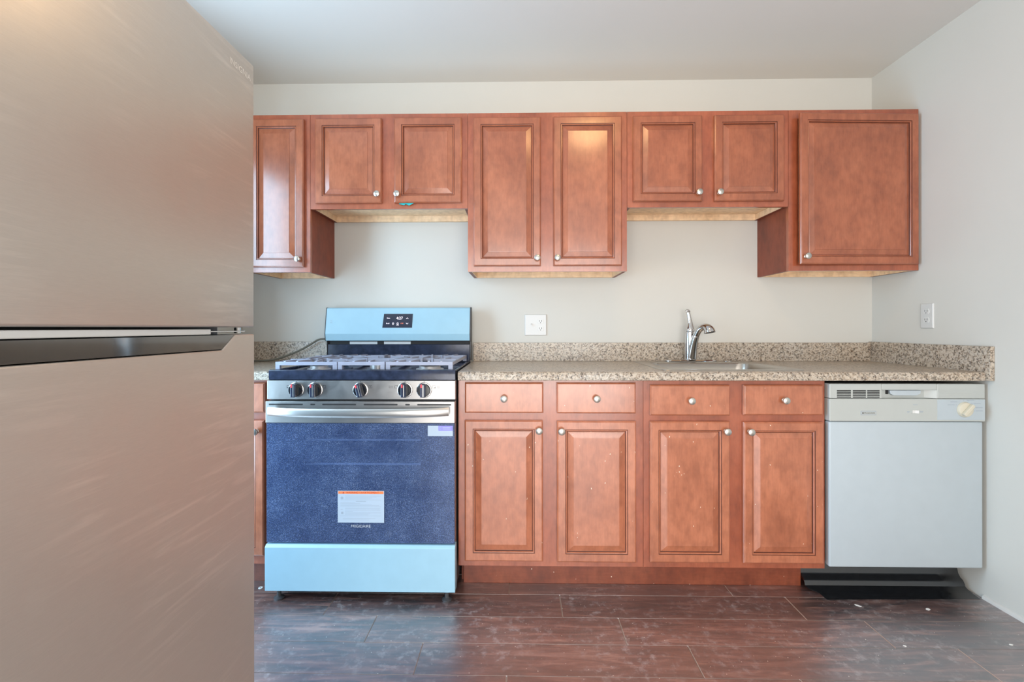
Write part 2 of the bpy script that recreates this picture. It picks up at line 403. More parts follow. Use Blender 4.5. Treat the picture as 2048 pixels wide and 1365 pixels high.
def obj(name, bm, mat, parent=None, pivot=None, smooth=False, label=None, rotz=0.0):
    po = ORG[parent.name] if parent else Vector((0, 0, 0))
    og = Vector(pivot) if pivot is not None else po.copy()
    for v in bm.verts: v.co = (v.co - og) * I
    me = bpy.data.meshes.new(name); bm.to_mesh(me); bm.free()
    for mt in (mat if isinstance(mat, (list, tuple)) else [mat]): me.materials.append(mt)
    o = bpy.data.objects.new(name, me); COL.objects.link(o)
    o.location = (og - po) * I; o.rotation_euler.z = rotz
    if parent: o.parent = parent
    ORG[o.name] = og
    if smooth:
        for p in me.polygons: p.use_smooth = True
        me.set_sharp_from_angle(angle=math.radians(40))
    if label: o['label'] = label
    return o

def copy_to(src, parent, pos):
    o = src.copy(); COL.objects.link(o); o.parent = parent
    o.location = (Vector(pos) - ORG[parent.name]) * I; ORG[o.name] = Vector(pos)
    return o

def single(name, bm, mat, label, cat, pivot, smooth=False, group=None):
    o = obj(name, bm, mat, None, pivot, smooth); o['label'] = label; o['category'] = cat
    if group: o['group'] = group
    return o

def struct(name, bm, mat, smooth=False):
    o = obj(name, bm, mat, None, None, smooth); o['kind'] = 'structure'
    return o

# ------------------------------------------------------------------ the room
RX, LX, RY, CH_ = 114.0, -20.0, -180.0, 96.0
bm = BM(); box(bm, LX - 6, RX + 5, 0.0, 5, -1, CH_ + 4); struct('wall_back', bm, M['wall'])
bm = BM(); box(bm, RX, RX + 5, RY - 5, 0.0, -1, CH_ + 4); struct('wall_right', bm, M['wall'])
bm = BM(); box(bm, LX - 6, RX + 5, RY - 5, 0.0, CH_, CH_ + 4); struct('ceiling', bm, M['ceil'])
bm = BM()                                                  # left wall with the side-door opening
box(bm, LX - 5, LX, -28, 0, -1, CH_); box(bm, LX - 5, LX, RY, -57, -1, CH_); box(bm, LX - 5, LX, -57, -28, 83, CH_)
struct('wall_left', bm, M['wall'])
bm = BM()                                                  # wall behind the camera, its window enlarged to the floor for more low light
box(bm, LX - 5, -16, RY - 5, RY, -1, CH_); box(bm, 96, RX, RY - 5, RY, -1, CH_)
box(bm, -16, 96, RY - 5, RY, 86, CH_)
struct('wall_front', bm, M['wall'])
bm = BM()
for a, b_ in ((-15.9, -13.9), (39, 41), (93.9, 95.9)): box(bm, a, b_, RY - 4, RY - 1.5, 0.05, 85.9, 0.2)
for a, b_ in ((-13.9, 39), (41, 93.9)):
    box(bm, a, b_, RY - 4, RY - 1.5, 0.05, 2.6, 0.2); box(bm, a, b_, RY - 4, RY - 1.5, 83.5, 85.9, 0.2)
struct('window_1', bm, M['base'])
bm = BM()
for y0, y1, z0, z1 in ((-30, -28.1, 0.1, 82.9), (-56.9, -55, 0.1, 82.9), (-55, -30, 81, 82.9), (-55, -30, 0.1, 3)): box(bm, LX - 4, LX - 1, y0, y1, z0, z1, 0.2)
struct('door_1', bm, M['base'])
bm = BM(); extrude(bm, [(114.0, 0.0), (113.62, 0.0), (113.66, 0.35), (113.8, 0.55), (114.0, 0.62)], 'y', RY, -24.4)
struct('baseboard_right', bm, M['base'], True)

def build_floor():
    bm = BM(); lay = bm.loops.layers.float_color.new('tone')
    PW, PL = 6.08, 36.15
    off = {0: 10.1, 1: 18.35, 2: 26.55, 3: 38.2}
    box(bm, LX - 6, RX, RY - 5, 0.0, -2.0, -0.14, mi=1)
    for r in range(-5, 27):
        y1 = -24.5 - PW * r; y0 = y1 - PW
        y1 = min(y1, 0.0)
        if y1 <= y0: continue
        o = off.get(r, (10.1 + 8.2 * r) % PL)
        x = o - PL * math.ceil((o - LX) / PL)
        while x < RX:
            a, b_ = max(x, LX - 5), min(x + PL, RX)
            if b_ - a > 0.3:
                t = (random.random(), random.random(), random.random(), 1.0)
                g, ch, cy = 0.018, 0.07, 0.026
                lo = [bm.verts.new(p) for p in ((a + g, y0 + g, -0.1), (b_ - g, y0 + g, -0.1), (b_ - g, y1 - g, -0.1), (a + g, y1 - g, -0.1))]
                hi = [bm.verts.new(p) for p in ((a + g + ch, y0 + g + cy, 0), (b_ - g - ch, y0 + g + cy, 0), (b_ - g - ch, y1 - g - cy, 0), (a + g + ch, y1 - g - cy, 0))]
                fs = [bm.faces.new(hi)]
                for i in range(4):
                    f = bm.faces.new((lo[i], lo[(i + 1) % 4], hi[(i + 1) % 4], hi[i])); f.material_index = 1 if (i == 1 and b_ > 35) or (i == 3 and a > 35) else 2; fs.append(f)
                for f in fs:
                    for l in f.loops: l[lay] = t
            x += PL
    o = struct('floor', bm, [M['floor'], M['floor_edge'], M['floor_seam']])
build_floor()

# ------------------------------------------------------------------ cabinet pieces
knob_proto = None
def knob(parent, pos):
    global knob_proto
    if knob_proto is None:
        bm = BM()
        lathe(bm, [(0.0, 0.0), (0.34, 0.0), (0.34, 0.06), (0.22, 0.14), (0.2, 0.45), (0.34, 0.58), (0.56, 0.66), (0.585, 0.78), (0.54, 0.92), (0.36, 1.02), (0.0, 1.06)], pos, (0, -1, 0), 28)
        knob_proto = obj('knob', bm, M['nickel'], parent, pos, True, 'brushed nickel knob')
        return knob_proto
    return copy_to(knob_proto, parent, pos)

def rings(bm, x0, x1, z0, z1, prof, yf, close_first=False, close_last=False, glaze=()):
    """nested rectangles: prof is a list of (inset, depth behind the front plane yf)"""
    R = []
    for ins, dp in prof:
        y = yf + dp
        R.append([bm.verts.new(p) for p in ((x0 + ins, y, z0 + ins), (x1 - ins, y, z0 + ins), (x1 - ins, y, z1 - ins), (x0 + ins, y, z1 - ins))])
    for i, (p, q) in enumerate(zip(R, R[1:])):
        for k in range(4):
            j = (k + 1) % 4; f = bm.faces.new((p[k], p[j], q[j], q[k]))
            if i in glaze: f.material_index = 1
    if close_first: bm.faces.new(R[0][::-1])
    if close_last: bm.faces.new(R[-1])

def raised_door(parent, x0, x1, z0, z1, yb, kpos, mat, hinge=None, ang=0.0, name='door'):
    """raised-panel door with a knob; yb is the plane it closes on"""
    yf = yb - 0.75
    bm = BM()
    rings(bm, x0, x1, z0, z1, [(1.9, 0.7), (0.0, 0.7), (0.0, 0.2), (0.06, 0.12), (0.13, 0.09), (0.17, 0.02), (0.23, 0.0), (1.34, 0.0), (1.37, 0.07), (1.43, 0.08), (1.47, 0.05), (1.56, 0.06), (1.64, 0.19), (1.68, 0.33), (1.74, 0.36), (1.9, 0.38)], yf, glaze=(7, 8, 12, 13))
    bmesh.ops.recalc_face_normals(bm, faces=bm.faces[:])
    d = obj(name, bm, [mat, M['glaze']], parent, hinge or ((x0 + x1) / 2, yb, (z0 + z1) / 2), rotz=ang)
    bm = BM()
    rings(bm, x0, x1, z0, z1, [(1.76, 0.5), (1.76, 0.36), (1.84, 0.33), (2.66, 0.11), (2.68, 0.06), (2.74, 0.05)], yf, True, True)
    bmesh.ops.recalc_face_normals(bm, faces=bm.faces[:])
    obj('panel', bm, mat, d)
    knob(d, (kpos[0], yf, kpos[1]))
    return d

def drawer_front(parent, x0, x1, z0, z1, yb, kpos, mat):
    yf = yb - 0.75
    bm = BM()
    rings(bm, x0, x1, z0, z1, [(0.0, 0.72), (0.0, 0.25), (0.05, 0.17), (0.13, 0.12), (0.17, 0.03), (0.24, 0.0)], yf, True, True)
    bmesh.ops.recalc_face_normals(bm, faces=bm.faces[:])
    d = obj('drawer', bm, mat, parent, ((x0 + x1) / 2, yb, (z0 + z1) / 2))
    knob(d, (kpos[0], yf, kpos[1]))

def face_frame(parent, x0, x1, z0, z1, y0, mat, stiles, rails):
    """stiles: list of (x0,x1) uprights, rails: list of (z0,z1); all 0.75 thick with front at y0"""
    bm = BM()
    for a, b_ in stiles: box(bm, a, b_, y0, y0 + 0.75, z0, z1)
    st = sorted(stiles)
    for (a, b_), (c, d) in zip(st, st[1:]):
        for r0, r1 in rails: box(bm, b_, c, y0, y0 + 0.75, r0, r1)
    return obj('face_frame', bm, mat, parent)

def wall_cabinet(label, x0, x1, z0, z1, doors, hinge=None):
    t = thing('wall_cabinet', label, 'cabinet', ((x0 + x1) / 2, -0.02, z0), 'cherry wall cabinets')
    g = 0.03; x0 += g; x1 -= g; yf = -11.9
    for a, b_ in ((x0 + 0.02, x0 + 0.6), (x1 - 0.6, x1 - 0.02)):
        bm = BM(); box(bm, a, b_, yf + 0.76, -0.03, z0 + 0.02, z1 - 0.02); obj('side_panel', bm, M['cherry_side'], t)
    for a, b_ in ((x0 + 0.62, x0 + 0.75), (x1 - 0.75, x1 - 0.62)):
        bm = BM(); box(bm, a, b_, yf + 0.78, -0.82, z0 + 0.02, z0 + 1.2); obj('side_lining', bm, M['maple'], t)
    bm = BM(); box(bm, x0 + 0.62, x1 - 0.62, yf + 0.76, -0.05, z1 - 0.7, z1 - 0.04)
    obj('top_panel', bm, M['maple'], t)
    bm = BM()
    box(bm, x0 + 0.62, x1 - 0.62, yf + 0.76, -0.85, z0 + 1.25, z0 + 1.75)
    obj('bottom_panel', bm, M['maple'], t, label='unfinished maple underside')
    bm = BM(); box(bm, x0 + 0.62, x1 - 0.62, -0.8, -0.05, z0 + 0.02, z0 + 2.5)
    obj('hanging_rail', bm, M['maple'], t)
    sw = 1.75
    st = [(x0, x0 + sw), (x1 - sw, x1)]
    if len(doors) == 2: st.append(((x0 + x1) / 2 - 1.6, (x0 + x1) / 2 + 1.6))
    face_frame(t, x0, x1, z0, z1, yf, M['cherry_frame'], st, [(z0, z0 + 1.6), (z1 - 1.6, z1)])
    for d in doors: raised_door(t, *d[:4], yf, d[4:6], M['cherry'], *(hinge or ()))
    return t

wall_cabinet('narrow cherry wall cabinet with a single door, partly behind the refrigerator', -12, 0, 54, 84, [(-11.4, -1.05, 54.95, 82.95, -1.95, 56.4)])
wall_cabinet('short two-door cherry wall cabinet above the gas range', 0, 30, 66, 84, [(1.14, 13.79, 66.97, 83.02, 13.1, 68.5), (16.2, 28.92, 66.95, 83.04, 16.85, 68.5)])
wall_cabinet('tall two-door cherry wall cabinet between the range and the sink', 30, 60, 54, 84, [(31.15, 43.78, 54.98, 82.95, 43.1, 56.43), (46.15, 58.92, 54.98, 82.97, 46.85, 56.43)])
wall_cabinet('short two-door cherry wall cabinet above the sink', 60, 90, 66, 84, [(61.05, 73.83, 66.97, 82.96, 73.05, 68.48), (76.12, 88.96, 66.97, 82.98, 76.85, 68.47)])
wall_cabinet('wide single-door cherry wall cabinet in the right corner, its door slightly ajar', 90, 113.95, 54, 84, [(91.3, 113.5, 55.05, 82.9, 92.2, 56.45)], ((113.5, -11.95, 69), math.radians(2.4)))

bm = BM()
for s, (a, b_, c) in enumerate(((17.0, 18.4, 0.0), (18.2, 19.9, 0.1))):
    vs = [bm.verts.new(p) for p in ((a, -12.2 - c, 66.97), (b_, -12.25 - c, 66.97), (b_ - 0.35 * (1 - s) - 0.9 * s, -12.35 - c, 66.55 - 0.08 * s), (a + 0.1, -12.3 - c, 66.75))]
    up = [bm.verts.new((v.co.x, v.co.y + 0.06, v.co.z + 0.01)) for v in vs]
    bm.faces.new(vs); bm.faces.new(up[::-1])
    for k in range(4): bm.faces.new((vs[(k + 1) % 4], vs[k], up[k], up[(k + 1) % 4]))
single('foil_tag', bm, M['teal'], 'teal foil scrap sticking out under the cabinet door above the range', 'tag', (18.3, -12.3, 66.8))

def base_cabinet(label, x0, x1, fronts, doors, toe=True, stiles=None):
    z0, z1, yf = 4.42, 34.85, -24.0
    t = thing('base_cabinet', label, 'cabinet', ((x0 + x1) / 2, -0.3, 0), 'cherry base cabinets')
    g = 0.03; x0 += g; x1 -= g
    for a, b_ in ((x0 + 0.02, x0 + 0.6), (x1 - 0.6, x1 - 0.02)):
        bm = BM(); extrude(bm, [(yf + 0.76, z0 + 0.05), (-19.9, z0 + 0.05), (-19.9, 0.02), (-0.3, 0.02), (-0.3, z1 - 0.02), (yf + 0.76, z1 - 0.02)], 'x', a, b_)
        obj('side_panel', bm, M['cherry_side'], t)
    bm = BM(); box(bm, x0 + 0.62, x1 - 0.62, yf + 0.76, -0.9, z0 + 0.05, z0 + 0.6)
    obj('bottom_panel', bm, M['maple'], t)
    bm = BM(); box(bm, x0 + 0.62, x1 - 0.62, -0.85, -0.35, 0.02, z1 - 0.1)
    obj('back_panel', bm, M['maple'], t)
    st = [(x0, x0 + 1.7), (x1 - 1.7, x1)]
    if len(doors) == 2: st.append((doors[0][1] - 0.6, doors[1][0] + 0.6))
    face_frame(t, x0, x1, z0, z1, yf, M['cherry_frame'], st, [(z0, z0 + 1.6), (27.6, 30.1), (33.4, z1)])
    for d in fronts: drawer_front(t, *d[:4], yf, d[4:6], M['cherry_worn_lit'])
    for d in doors: raised_door(t, *d[:4], yf, d[4:6], M['cherry_worn_lit'])
    return t
base_cabinet('two-door cherry base cabinet with two drawers right beside the range', 29.75, 59.9,
             [(30.9, 43.66, 29.55, 34.5, 37.3, 31.95), (45.8, 58.58, 29.5, 34.48, 52.2, 31.95)],
             [(30.86, 43.58, 5.45, 28.35, 42.95, 26.8), (45.86, 58.62, 5.38, 28.25, 46.55, 26.7)])
base_cabinet('two-door cherry base cabinet under the sink, left of the dishwasher', 59.9, 89.1,
             [(60.87, 73.68, 29.2, 34.15, 67.3, 31.65), (75.8, 88.5, 29.3, 34.17, 82.2, 31.75)],
             [(60.86, 73.64, 5.46, 28.23, 72.95, 26.75), (75.81, 88.55, 5.45, 28.18, 76.7, 26.7)])
lt = base_cabinet('single-door cherry base cabinet between the refrigerator and the range', -19.75, -0.75,
             [(-18.5, -1.95, 29.5, 34.4, -10.2, 31.9)], [(-18.5, -2.1, 6.0, 28.2, -3.2, 26.5)])
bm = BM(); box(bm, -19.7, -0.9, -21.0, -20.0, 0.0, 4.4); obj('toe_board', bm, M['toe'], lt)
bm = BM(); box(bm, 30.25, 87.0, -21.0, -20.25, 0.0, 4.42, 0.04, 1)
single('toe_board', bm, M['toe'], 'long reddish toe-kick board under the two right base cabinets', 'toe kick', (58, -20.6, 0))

# ------------------------------------------------------------------ worktops
def nose(bm, x0, x1, yb, z0=34.9, z1=36.32):
    extrude(bm, [(yb, z0), (-25.35, z0), (-25.5, z0 + 0.12), (-25.55, z1 - 0.5), (-25.45, z1 - 0.2), (-25.2, z1 - 0.04), (-24.9, z1), (yb, z1)], 'x', x0, x1)
t = thing('countertop', 'long speckled granite-look countertop with sink cut-out, right of the range', 'countertop', (72, -0.1, 34.9))
SX0, SX1, SY0, SY1 = 64.0, 86.2, -22.3, -2.4
bm = BM()
nose(bm, 29.9, 113.15, SY0)
box(bm, 29.9, SX0, SY0, -0.05, 34.9, 36.32); box(bm, SX1, 113.15, SY0, -0.05, 34.9, 36.32); box(bm, SX0, SX1, SY1, -0.05, 34.9, 36.32)
obj('worktop', bm, M['granite'], t)
bm = BM(); box(bm, 29.9, 113.2, -0.8, -0.02, 36.33, 40.2, 0.06)
obj('backsplash', bm, M['granite'], t)
bm = BM(); box(bm, 113.22, 113.97, -26.2, -0.02, 35.0, 40.38, 0.05)
obj('side_splash', bm, M['granite'], t)
t = thing('countertop', 'short speckled granite-look countertop between the refrigerator and the range', 'countertop', (-10, -0.1, 34.9))
bm = BM(); nose(bm, -19.8, -0.72, -0.05); obj('worktop', bm, M['granite'], t)
bm = BM(); box(bm, -19.8, -0.72, -0.8, -0.02, 36.33, 40.45, 0.06); obj('backsplash', bm, M['granite'], t)

# ------------------------------------------------------------------ sink and faucet
def rrect(x0, x1, y0, y1, r, n=5):
    P = []
    for cx, cy, a0 in ((x1 - r, y1 - r, 0), (x0 + r, y1 - r, 90), (x0 + r, y0 + r, 180), (x1 - r, y0 + r, 270)):
        for k in range(n + 1):
            a = math.radians(a0 + 90 * k / n); P.append((cx + r * math.cos(a), cy + r * math.sin(a)))
    return P
t = thing('kitchen_sink', 'stainless steel drop-in sink set in the long countertop', 'sink', (75, -12, 36.3))
bm = BM()
prof = [(63.3, 86.9, -23.1, -1.6, 1.2, 36.33), (63.35, 86.85, -23.05, -1.65, 1.2, 36.44), (63.7, 86.5, -22.7, -2.0, 1.1, 36.5), (65.2, 85.0, -21.6, -5.9, 2.0, 36.42),
        (65.5, 84.7, -21.3, -6.2, 2.0, 36.2), (65.8, 84.4, -21.0, -6.5, 2.0, 35.0), (66.2, 84.0, -20.6, -6.9, 2.2, 30.2), (67.2, 83.0, -19.6, -7.9, 2.2, 29.4), (73.5, 76.5, -15.2, -12.2, 1.45, 29.2)]
R = [[bm.verts.new((x, y, z)) for x, y in rrect(a, b_, c, d, r)] for a, b_, c, d, r, z in prof]
for p, q in zip(R, R[1:]):
    n = len(p)
    for k in range(n): bm.faces.new((p[k], p[(k + 1) % n], q[(k + 1) % n], q[k]))
bm.faces.new(R[-1])
bmesh.ops.recalc_face_normals(bm, faces=bm.faces[:])
obj('basin', bm, M['sink'], t, smooth=True)
bm = BM(); lathe(bm, [(0, 0.02), (0.5, 0.05), (1.3, 0.1), (1.45, 0.05), (1.45, 0.0)], (75, -13.7, 29.22), (0, 0, 1), 24); obj('drain', bm, M['chrome'], t, smooth=True)
bm = BM(); lathe(bm, [(0, 0.16), (0.8, 0.14), (0.95, 0.06), (0.95, 0.0)], (82.3, -3.7, 36.5), (0, 0, 1), 24); obj('hole_cover', bm, M['chrome'], t, smooth=True)

t = thing('faucet', 'chrome single-handle pull-out faucet behind the sink', 'faucet', (74.6, -3.9, 36.5))
bm = BM(); P = rrect(69.5, 79.8, -5.0, -2.8, 1.05, 6)
lo = [bm.verts.new((x, y, 36.5)) for x, y in P]; mid = [bm.verts.new((x, y, 36.68)) for x, y in P]
hi = [bm.verts.new((74.65 + (x - 74.65) * 0.965, -3.9 + (y + 3.9) * 0.84, 36.84)) for x, y in P]
for a, b_ in ((lo, mid), (mid, hi)):
    for k in range(len(P)): bm.faces.new((a[k], a[(k + 1) % len(P)], b_[(k + 1) % len(P)], b_[k]))
bm.faces.new(hi); bmesh.ops.recalc_face_normals(bm, faces=bm.faces[:])
obj('base_plate', bm, M['chrome'], t, smooth=True)
bm = BM(); lathe(bm, [(1.16, 0.0), (1.16, 0.1), (1.06, 0.2), (1.03, 1.5), (1.0, 3.2), (0.93, 5.0), (0.89, 5.6), (0.82, 5.67), (0, 5.67)], (74.5, -3.9, 36.84), (0, 0, 1), 32); obj('body', bm, M['chrome'], t, smooth=True)
bm = BM(); tube(bm, [(74.5, -3.9, 42.56), (74.5, -3.9, 42.75), (74.55, -3.9, 43.1), (74.58, -3.9, 43.6), (74.57, -3.88, 44.3), (74.48, -3.8, 45.0), (74.35, -3.75, 45.8), (74.22, -3.7, 46.5)], [0.86, 0.91, 0.88, 0.7, 0.5, 0.43, 0.4, 0.37], 28, True, 4)
tube(bm, [(73.7, -3.75, 46.62), (73.95, -3.72, 46.82), (74.3, -3.68, 46.8), (74.6, -3.65, 46.66)], [0.16, 0.28, 0.28, 0.16], 16, True, 3)
obj('handle', bm, M['chrome'], t, smooth=True)
bm = BM(); tube(bm, [(74.7, -4.3, 37.2), (74.78, -4.55, 38.6), (74.9, -4.9, 40.0), (75.08, -5.3, 41.2), (75.2, -5.5, 41.75)], [0.98, 0.92, 0.82, 0.7, 0.64], 28, True, 5)
obj('spout', bm, M['chrome'], t, smooth=True)
bm = BM(); tube(bm, [(75.22, -5.53, 41.82), (75.45, -5.9, 42.6), (75.8, -6.3, 43.2), (76.25, -6.75, 43.5), (76.7, -7.2, 43.35), (77.0, -7.5, 42.9), (77.12, -7.62, 42.42)], [0.63, 0.6, 0.6, 0.68, 0.86, 1.03, 1.14], 32, True, 6)
sp = obj('spray_head', bm, M['chrome'], t, smooth=True)
bm = BM(); tube(bm, [(77.13, -7.63, 42.4), (77.14, -7.64, 42.33)], [1.04, 1.0], 28); obj('nozzle', bm, M['charcoal'], sp)

# ------------------------------------------------------------------ gas range
RG = thing('gas_range', 'stainless gas range with blue protective film and black oven door', 'range', (14.55, -14, 0))
X0, X1 = -0.45, 29.55
bm = BM()
box(bm, X0 + 0.05, X0 + 1.0, -25.6, -1.2, 1.6, 35.0); box(bm, X1 - 1.0, X1 - 0.05, -25.6, -1.2, 1.6, 35.0)
box(bm, X0 + 1.0, X1 - 1.0, -2.0, -1.2, 1.6, 35.0); box(bm, X0 + 1.0, X1 - 1.0, -25.6, -2.0, 1.6, 2.4); box(bm, X0 + 1.0, X1 - 1.0, -25.6, -2.0, 28.6, 35.0)
obj('body', bm, M['charcoal'], RG)
bm = BM()
for a in ((4.0, 4.6, -25.6, -7, 13.2, 28.5), (24.8, 25.4, -25.6, -7, 13.2, 28.5), (4.6, 24.8, -7.6, -7, 13.2, 28.5), (4.6, 24.8, -25.6, -7.6, 13.2, 13.8)): box(bm, *a)
obj('oven_cavity', bm, M['cavity'], RG)
for zz in (25.3, 21.4):
    bm = BM()
    for yy in (-25.4, -9): tube(bm, [(4.8, yy, zz), (24.6, yy, zz)], 0.17, 8)
    for k in range(13): tube(bm, [(5.4 + k * 1.55, -25.5, zz + 0.16), (5.4 + k * 1.55, -9, zz + 0.16)], 0.05, 6)
    obj('oven_rack', bm, M['rack'], RG)
for xx in (1.2, 28.2):
    for yy in (-26.2, -4):
        bm = BM(); lathe(bm, [(0, 0), (0.75, 0), (0.8, 0.25), (0.45, 0.4), (0.35, 0.5), (0.35, 1.85), (0, 1.85)], (xx, yy, 0.0), (0, 0, 1), 16); obj('leveling_foot', bm, M['charcoal'], RG, smooth=True)
# cooktop
bm = BM()
extrude(bm, [(-3.1, 35.02), (-26.0, 35.02), (-26.2, 35.1), (-26.25, 36.4), (-26.1, 36.62), (-25.75, 36.68), (-25.3, 36.55), (-24.9, 36.2), (-4.2, 36.2), (-3.6, 36.5), (-3.1, 36.5)], 'x', X0, X1)
box(bm, X0, X0 + 0.5, -25.4, -3.3, 36.2, 36.6, 0.12); box(bm, X1 - 0.5, X1, -25.4, -3.3, 36.2, 36.6, 0.12)
obj('cooktop', bm, M['cooktop'], RG, smooth=True)
for k, (bx_, by_, r) in enumerate(((4.8, -19.3, 1.5), (4.8, -9.2, 1.35), (24.2, -19.3, 1.9), (24.2, -9.2, 1.2))):
    bm = BM(); lathe(bm, [(r + 0.5, 0.0), (r + 0.45, 0.12), (r, 0.2), (r * 0.95, 0.6), (r * 0.9, 0.66), (0, 0.66)], (bx_, by_, 36.2), (0, 0, 1), 28); b_ = obj('burner', bm, M['burner'], RG, smooth=True)
    bm = BM(); lathe(bm, [(r * 1.0, 0.0), (r * 1.05, 0.08), (r * 0.98, 0.26), (r * 0.6, 0.32), (0, 0.33)], (bx_, by_, 36.87), (0, 0, 1), 28); obj('burner_cap', bm, M['black_gloss'], b_, smooth=True)
bm = BM(); P = rrect(13.1, 15.9, -18.5, -9.8, 1.38, 8)
A = [bm.verts.new((x, y, 36.2)) for x, y in P]; B_ = [bm.verts.new((x, y, 36.85)) for x, y in P]
for k in range(len(P)): bm.faces.new((A[k], A[(k + 1) % len(P)], B_[(k + 1) % len(P)], B_[k]))
bm.faces.new(B_); b_ = obj('burner', bm, M['burner'], RG, smooth=True)
bm = BM(); P = rrect(13.0, 16.0, -18.6, -9.7, 1.48, 8)
A = [bm.verts.new((x, y, 36.87)) for x, y in P]; B_ = [bm.verts.new((14.5 + (x - 14.5) * .9, -14.15 + (y + 14.15) * .96, 37.15)) for x, y in P]
for k in range(len(P)): bm.faces.new((A[k], A[(k + 1) % len(P)], B_[(k + 1) % len(P)], B_[k]))
bm.faces.new(B_); obj('burner_cap', bm, M['black_gloss'], b_, smooth=True)
# grates
def grate(x0, x1, side):
    y0, y1, zt = -24.5, -4.4, 37.82
    bm = BM(); wd, h = 0.5, 0.55
    for yy in (y0 + wd / 2, y1 - wd / 2): bar(bm, (x0, yy, zt), (x1, yy, zt), wd, h)
    for xx in (x0 + wd / 2, x1 - wd / 2): bar(bm, (xx, y0 + wd, zt), (xx, y1 - wd, zt), wd, h)
    for xx in (x0 + 0.35, x1 - 0.35):
        for yy in (y0 + 0.3, y1 - 0.3): box(bm, xx - 0.35, xx + 0.35, yy - 0.3, yy + 0.3, 36.62, zt - h + 0.02)
    ym = (y0 + y1) / 2; xm = (x0 + x1) / 2
    bar(bm, (x0 + wd, ym, zt), (x1 - wd, ym, zt), 0.45, 0.5)
    zf = zt + 0.16
    if side:
        for yc in (-19.3, -9.2):
            for sx in (-1, 1):
                bar(bm, (xm + sx * ((x1 - x0) / 2 - 0.1), yc, zf), (xm + sx * 1.5, yc, zf), 0.38, 0.6)
                for sy, ye in ((-1, y0 + 0.1 if yc < -14 else ym), (1, ym if yc < -14 else y1 - 0.1)):
                    bar(bm, (xm + sx * 1.55, ye, zf), (xm + sx * 0.95, yc + sy * 1.2, zf), 0.36, 0.6)
                    bar(bm, (xm + sx * 3.6, ye, zf), (xm + sx * 3.0, yc + sy * 2.2, zf), 0.34, 0.55)
    else:
        for yy in (-21, -17.6, -10.8, -7.4):
            for sx in (-1, 1): bar(bm, (xm + sx * ((x1 - x0) / 2 - 0.1), yy, zf), (xm + sx * 1.2, yy, zf), 0.36, 0.55)
        for ye, yi in ((y0 + 0.1, -20), (y1 - 0.1, -9)):
            for sx in (-1, 1): bar(bm, (xm + sx * 1.3, ye, zf), (xm + sx * 0.8, yi, zf), 0.36, 0.55)
    bmesh.ops.recalc_face_normals(bm, faces=bm.faces[:])
    obj('grate', bm, M['grate'], RG)
grate(-0.25, 9.9, True); grate(10.05, 17.75, False); grate(17.95, 28.9, True)
# back guard
bm = BM(); box(bm, X0 + 0.15, X1 - 0.15, -3.0, -1.6, 36.52, 39.95, 0.06); obj('rear_panel', bm, M['cooktop'], RG)
bm = BM(); box(bm, X0 + 0.3, X1 - 0.3, -2.6, -1.6, 39.97, 40.75); obj('vent_gap', bm, M['dark'], RG)
for a, b_ in ((4.2, 10.0), (11.4, 17.0)):
    bm = BM(); box(bm, a, b_, -2.7, -2.62, 40.0, 40.52); obj('vent_deflector', bm, M['gasket'], RG)
bg = [(-1.3, 40.76), (-4.0, 40.76), (-4.3, 42.15), (-3.35, 47.45), (-3.1, 47.6), (-1.3, 47.6)]
bm = BM(); extrude(bm, bg, 'x', X0 + 0.1, X1 - 0.05, 0.03, 1); obj('backguard', bm, M['film'], RG)
for a, b_ in ((X0 - 0.02, X0 + 0.08), (X1 - 0.03, X1 + 0.15)):
    bm = BM(); extrude(bm, [(-1.3, 36.6), (-3.1, 36.6), (-3.2, 40.6), (-4.05, 40.7), (-4.35, 42.15), (-3.4, 47.5), (-3.12, 47.66), (-1.3, 47.66)], 'x', a, b_)
    obj('end_cap', bm, M['charcoal'], RG)
def bgy(z): return -4.3 + (z - 42.15) / 5.3 * 0.95
bm = BM()
za, zb = 43.42, 46.3
vs = [(11.45, bgy(za) - 0.03, za), (17.6, bgy(za) - 0.03, za), (17.68, bgy(zb) - 0.03, zb), (11.68, bgy(zb) - 0.03, zb)]
f = [bm.verts.new(v) for v in vs]; g = [bm.verts.new((v[0], v[1] + 0.2, v[2])) for v in vs]
bm.faces.new(f); bm.faces.new(g[::-1])
for k in range(4): bm.faces.new((f[(k + 1) % 4], f[k], g[k], g[(k + 1) % 4]))
DS = obj('display', bm, M['display'], RG)
def onbg(x, z): return lambda u, v: (x + u, bgy(z + v) - 0.045, z + v)
bm = BM(); text(bm, '4:27', 0.78, onbg(14.95, 45.15)); obj('clock_digits', bm, M['digits'], DS); bm = BM(); text(bm, 'Bake', 0.34, onbg(12.65, 45.3)); obj('bake_lettering', bm, M['digits'], DS)
bm = BM(); text(bm, 'Broil', 0.34, onbg(12.55, 44.2)); obj('broil_lettering', bm, M['digits'], DS)
def stroke(bm, p, q, place, wd=0.06):
    p, q = Vector(p), Vector(q); s = Vector((-(q - p).y, (q - p).x)).normalized() * wd / 2
    bm.faces.new([bm.verts.new(place(*v)) for v in (p - s, q - s, q + s, p + s)])
for zz, sg in ((45.35, 1), (44.3, -1)):
    bm = BM(); pl = onbg(16.55, zz)
    stroke(bm, (-0.22, -0.1 * sg), (0, 0.14 * sg), pl); stroke(bm, (0, 0.14 * sg), (0.22, -0.1 * sg), pl); obj('arrow_icon', bm, M['digits'], DS)
bm = BM(); pl = onbg(13.65, 44.3)
for k in range(8): stroke(bm, (0.16 * math.cos(k * .785), 0.16 * math.sin(k * .785)), (0.16 * math.cos((k + 1) * .785), 0.16 * math.sin((k + 1) * .785)), pl, .05)
stroke(bm, (-0.08, -0.24), (0.08, -0.24), pl); obj('light_icon', bm, M['digits'], DS)
bm = BM(); pl = onbg(14.6, 44.3)
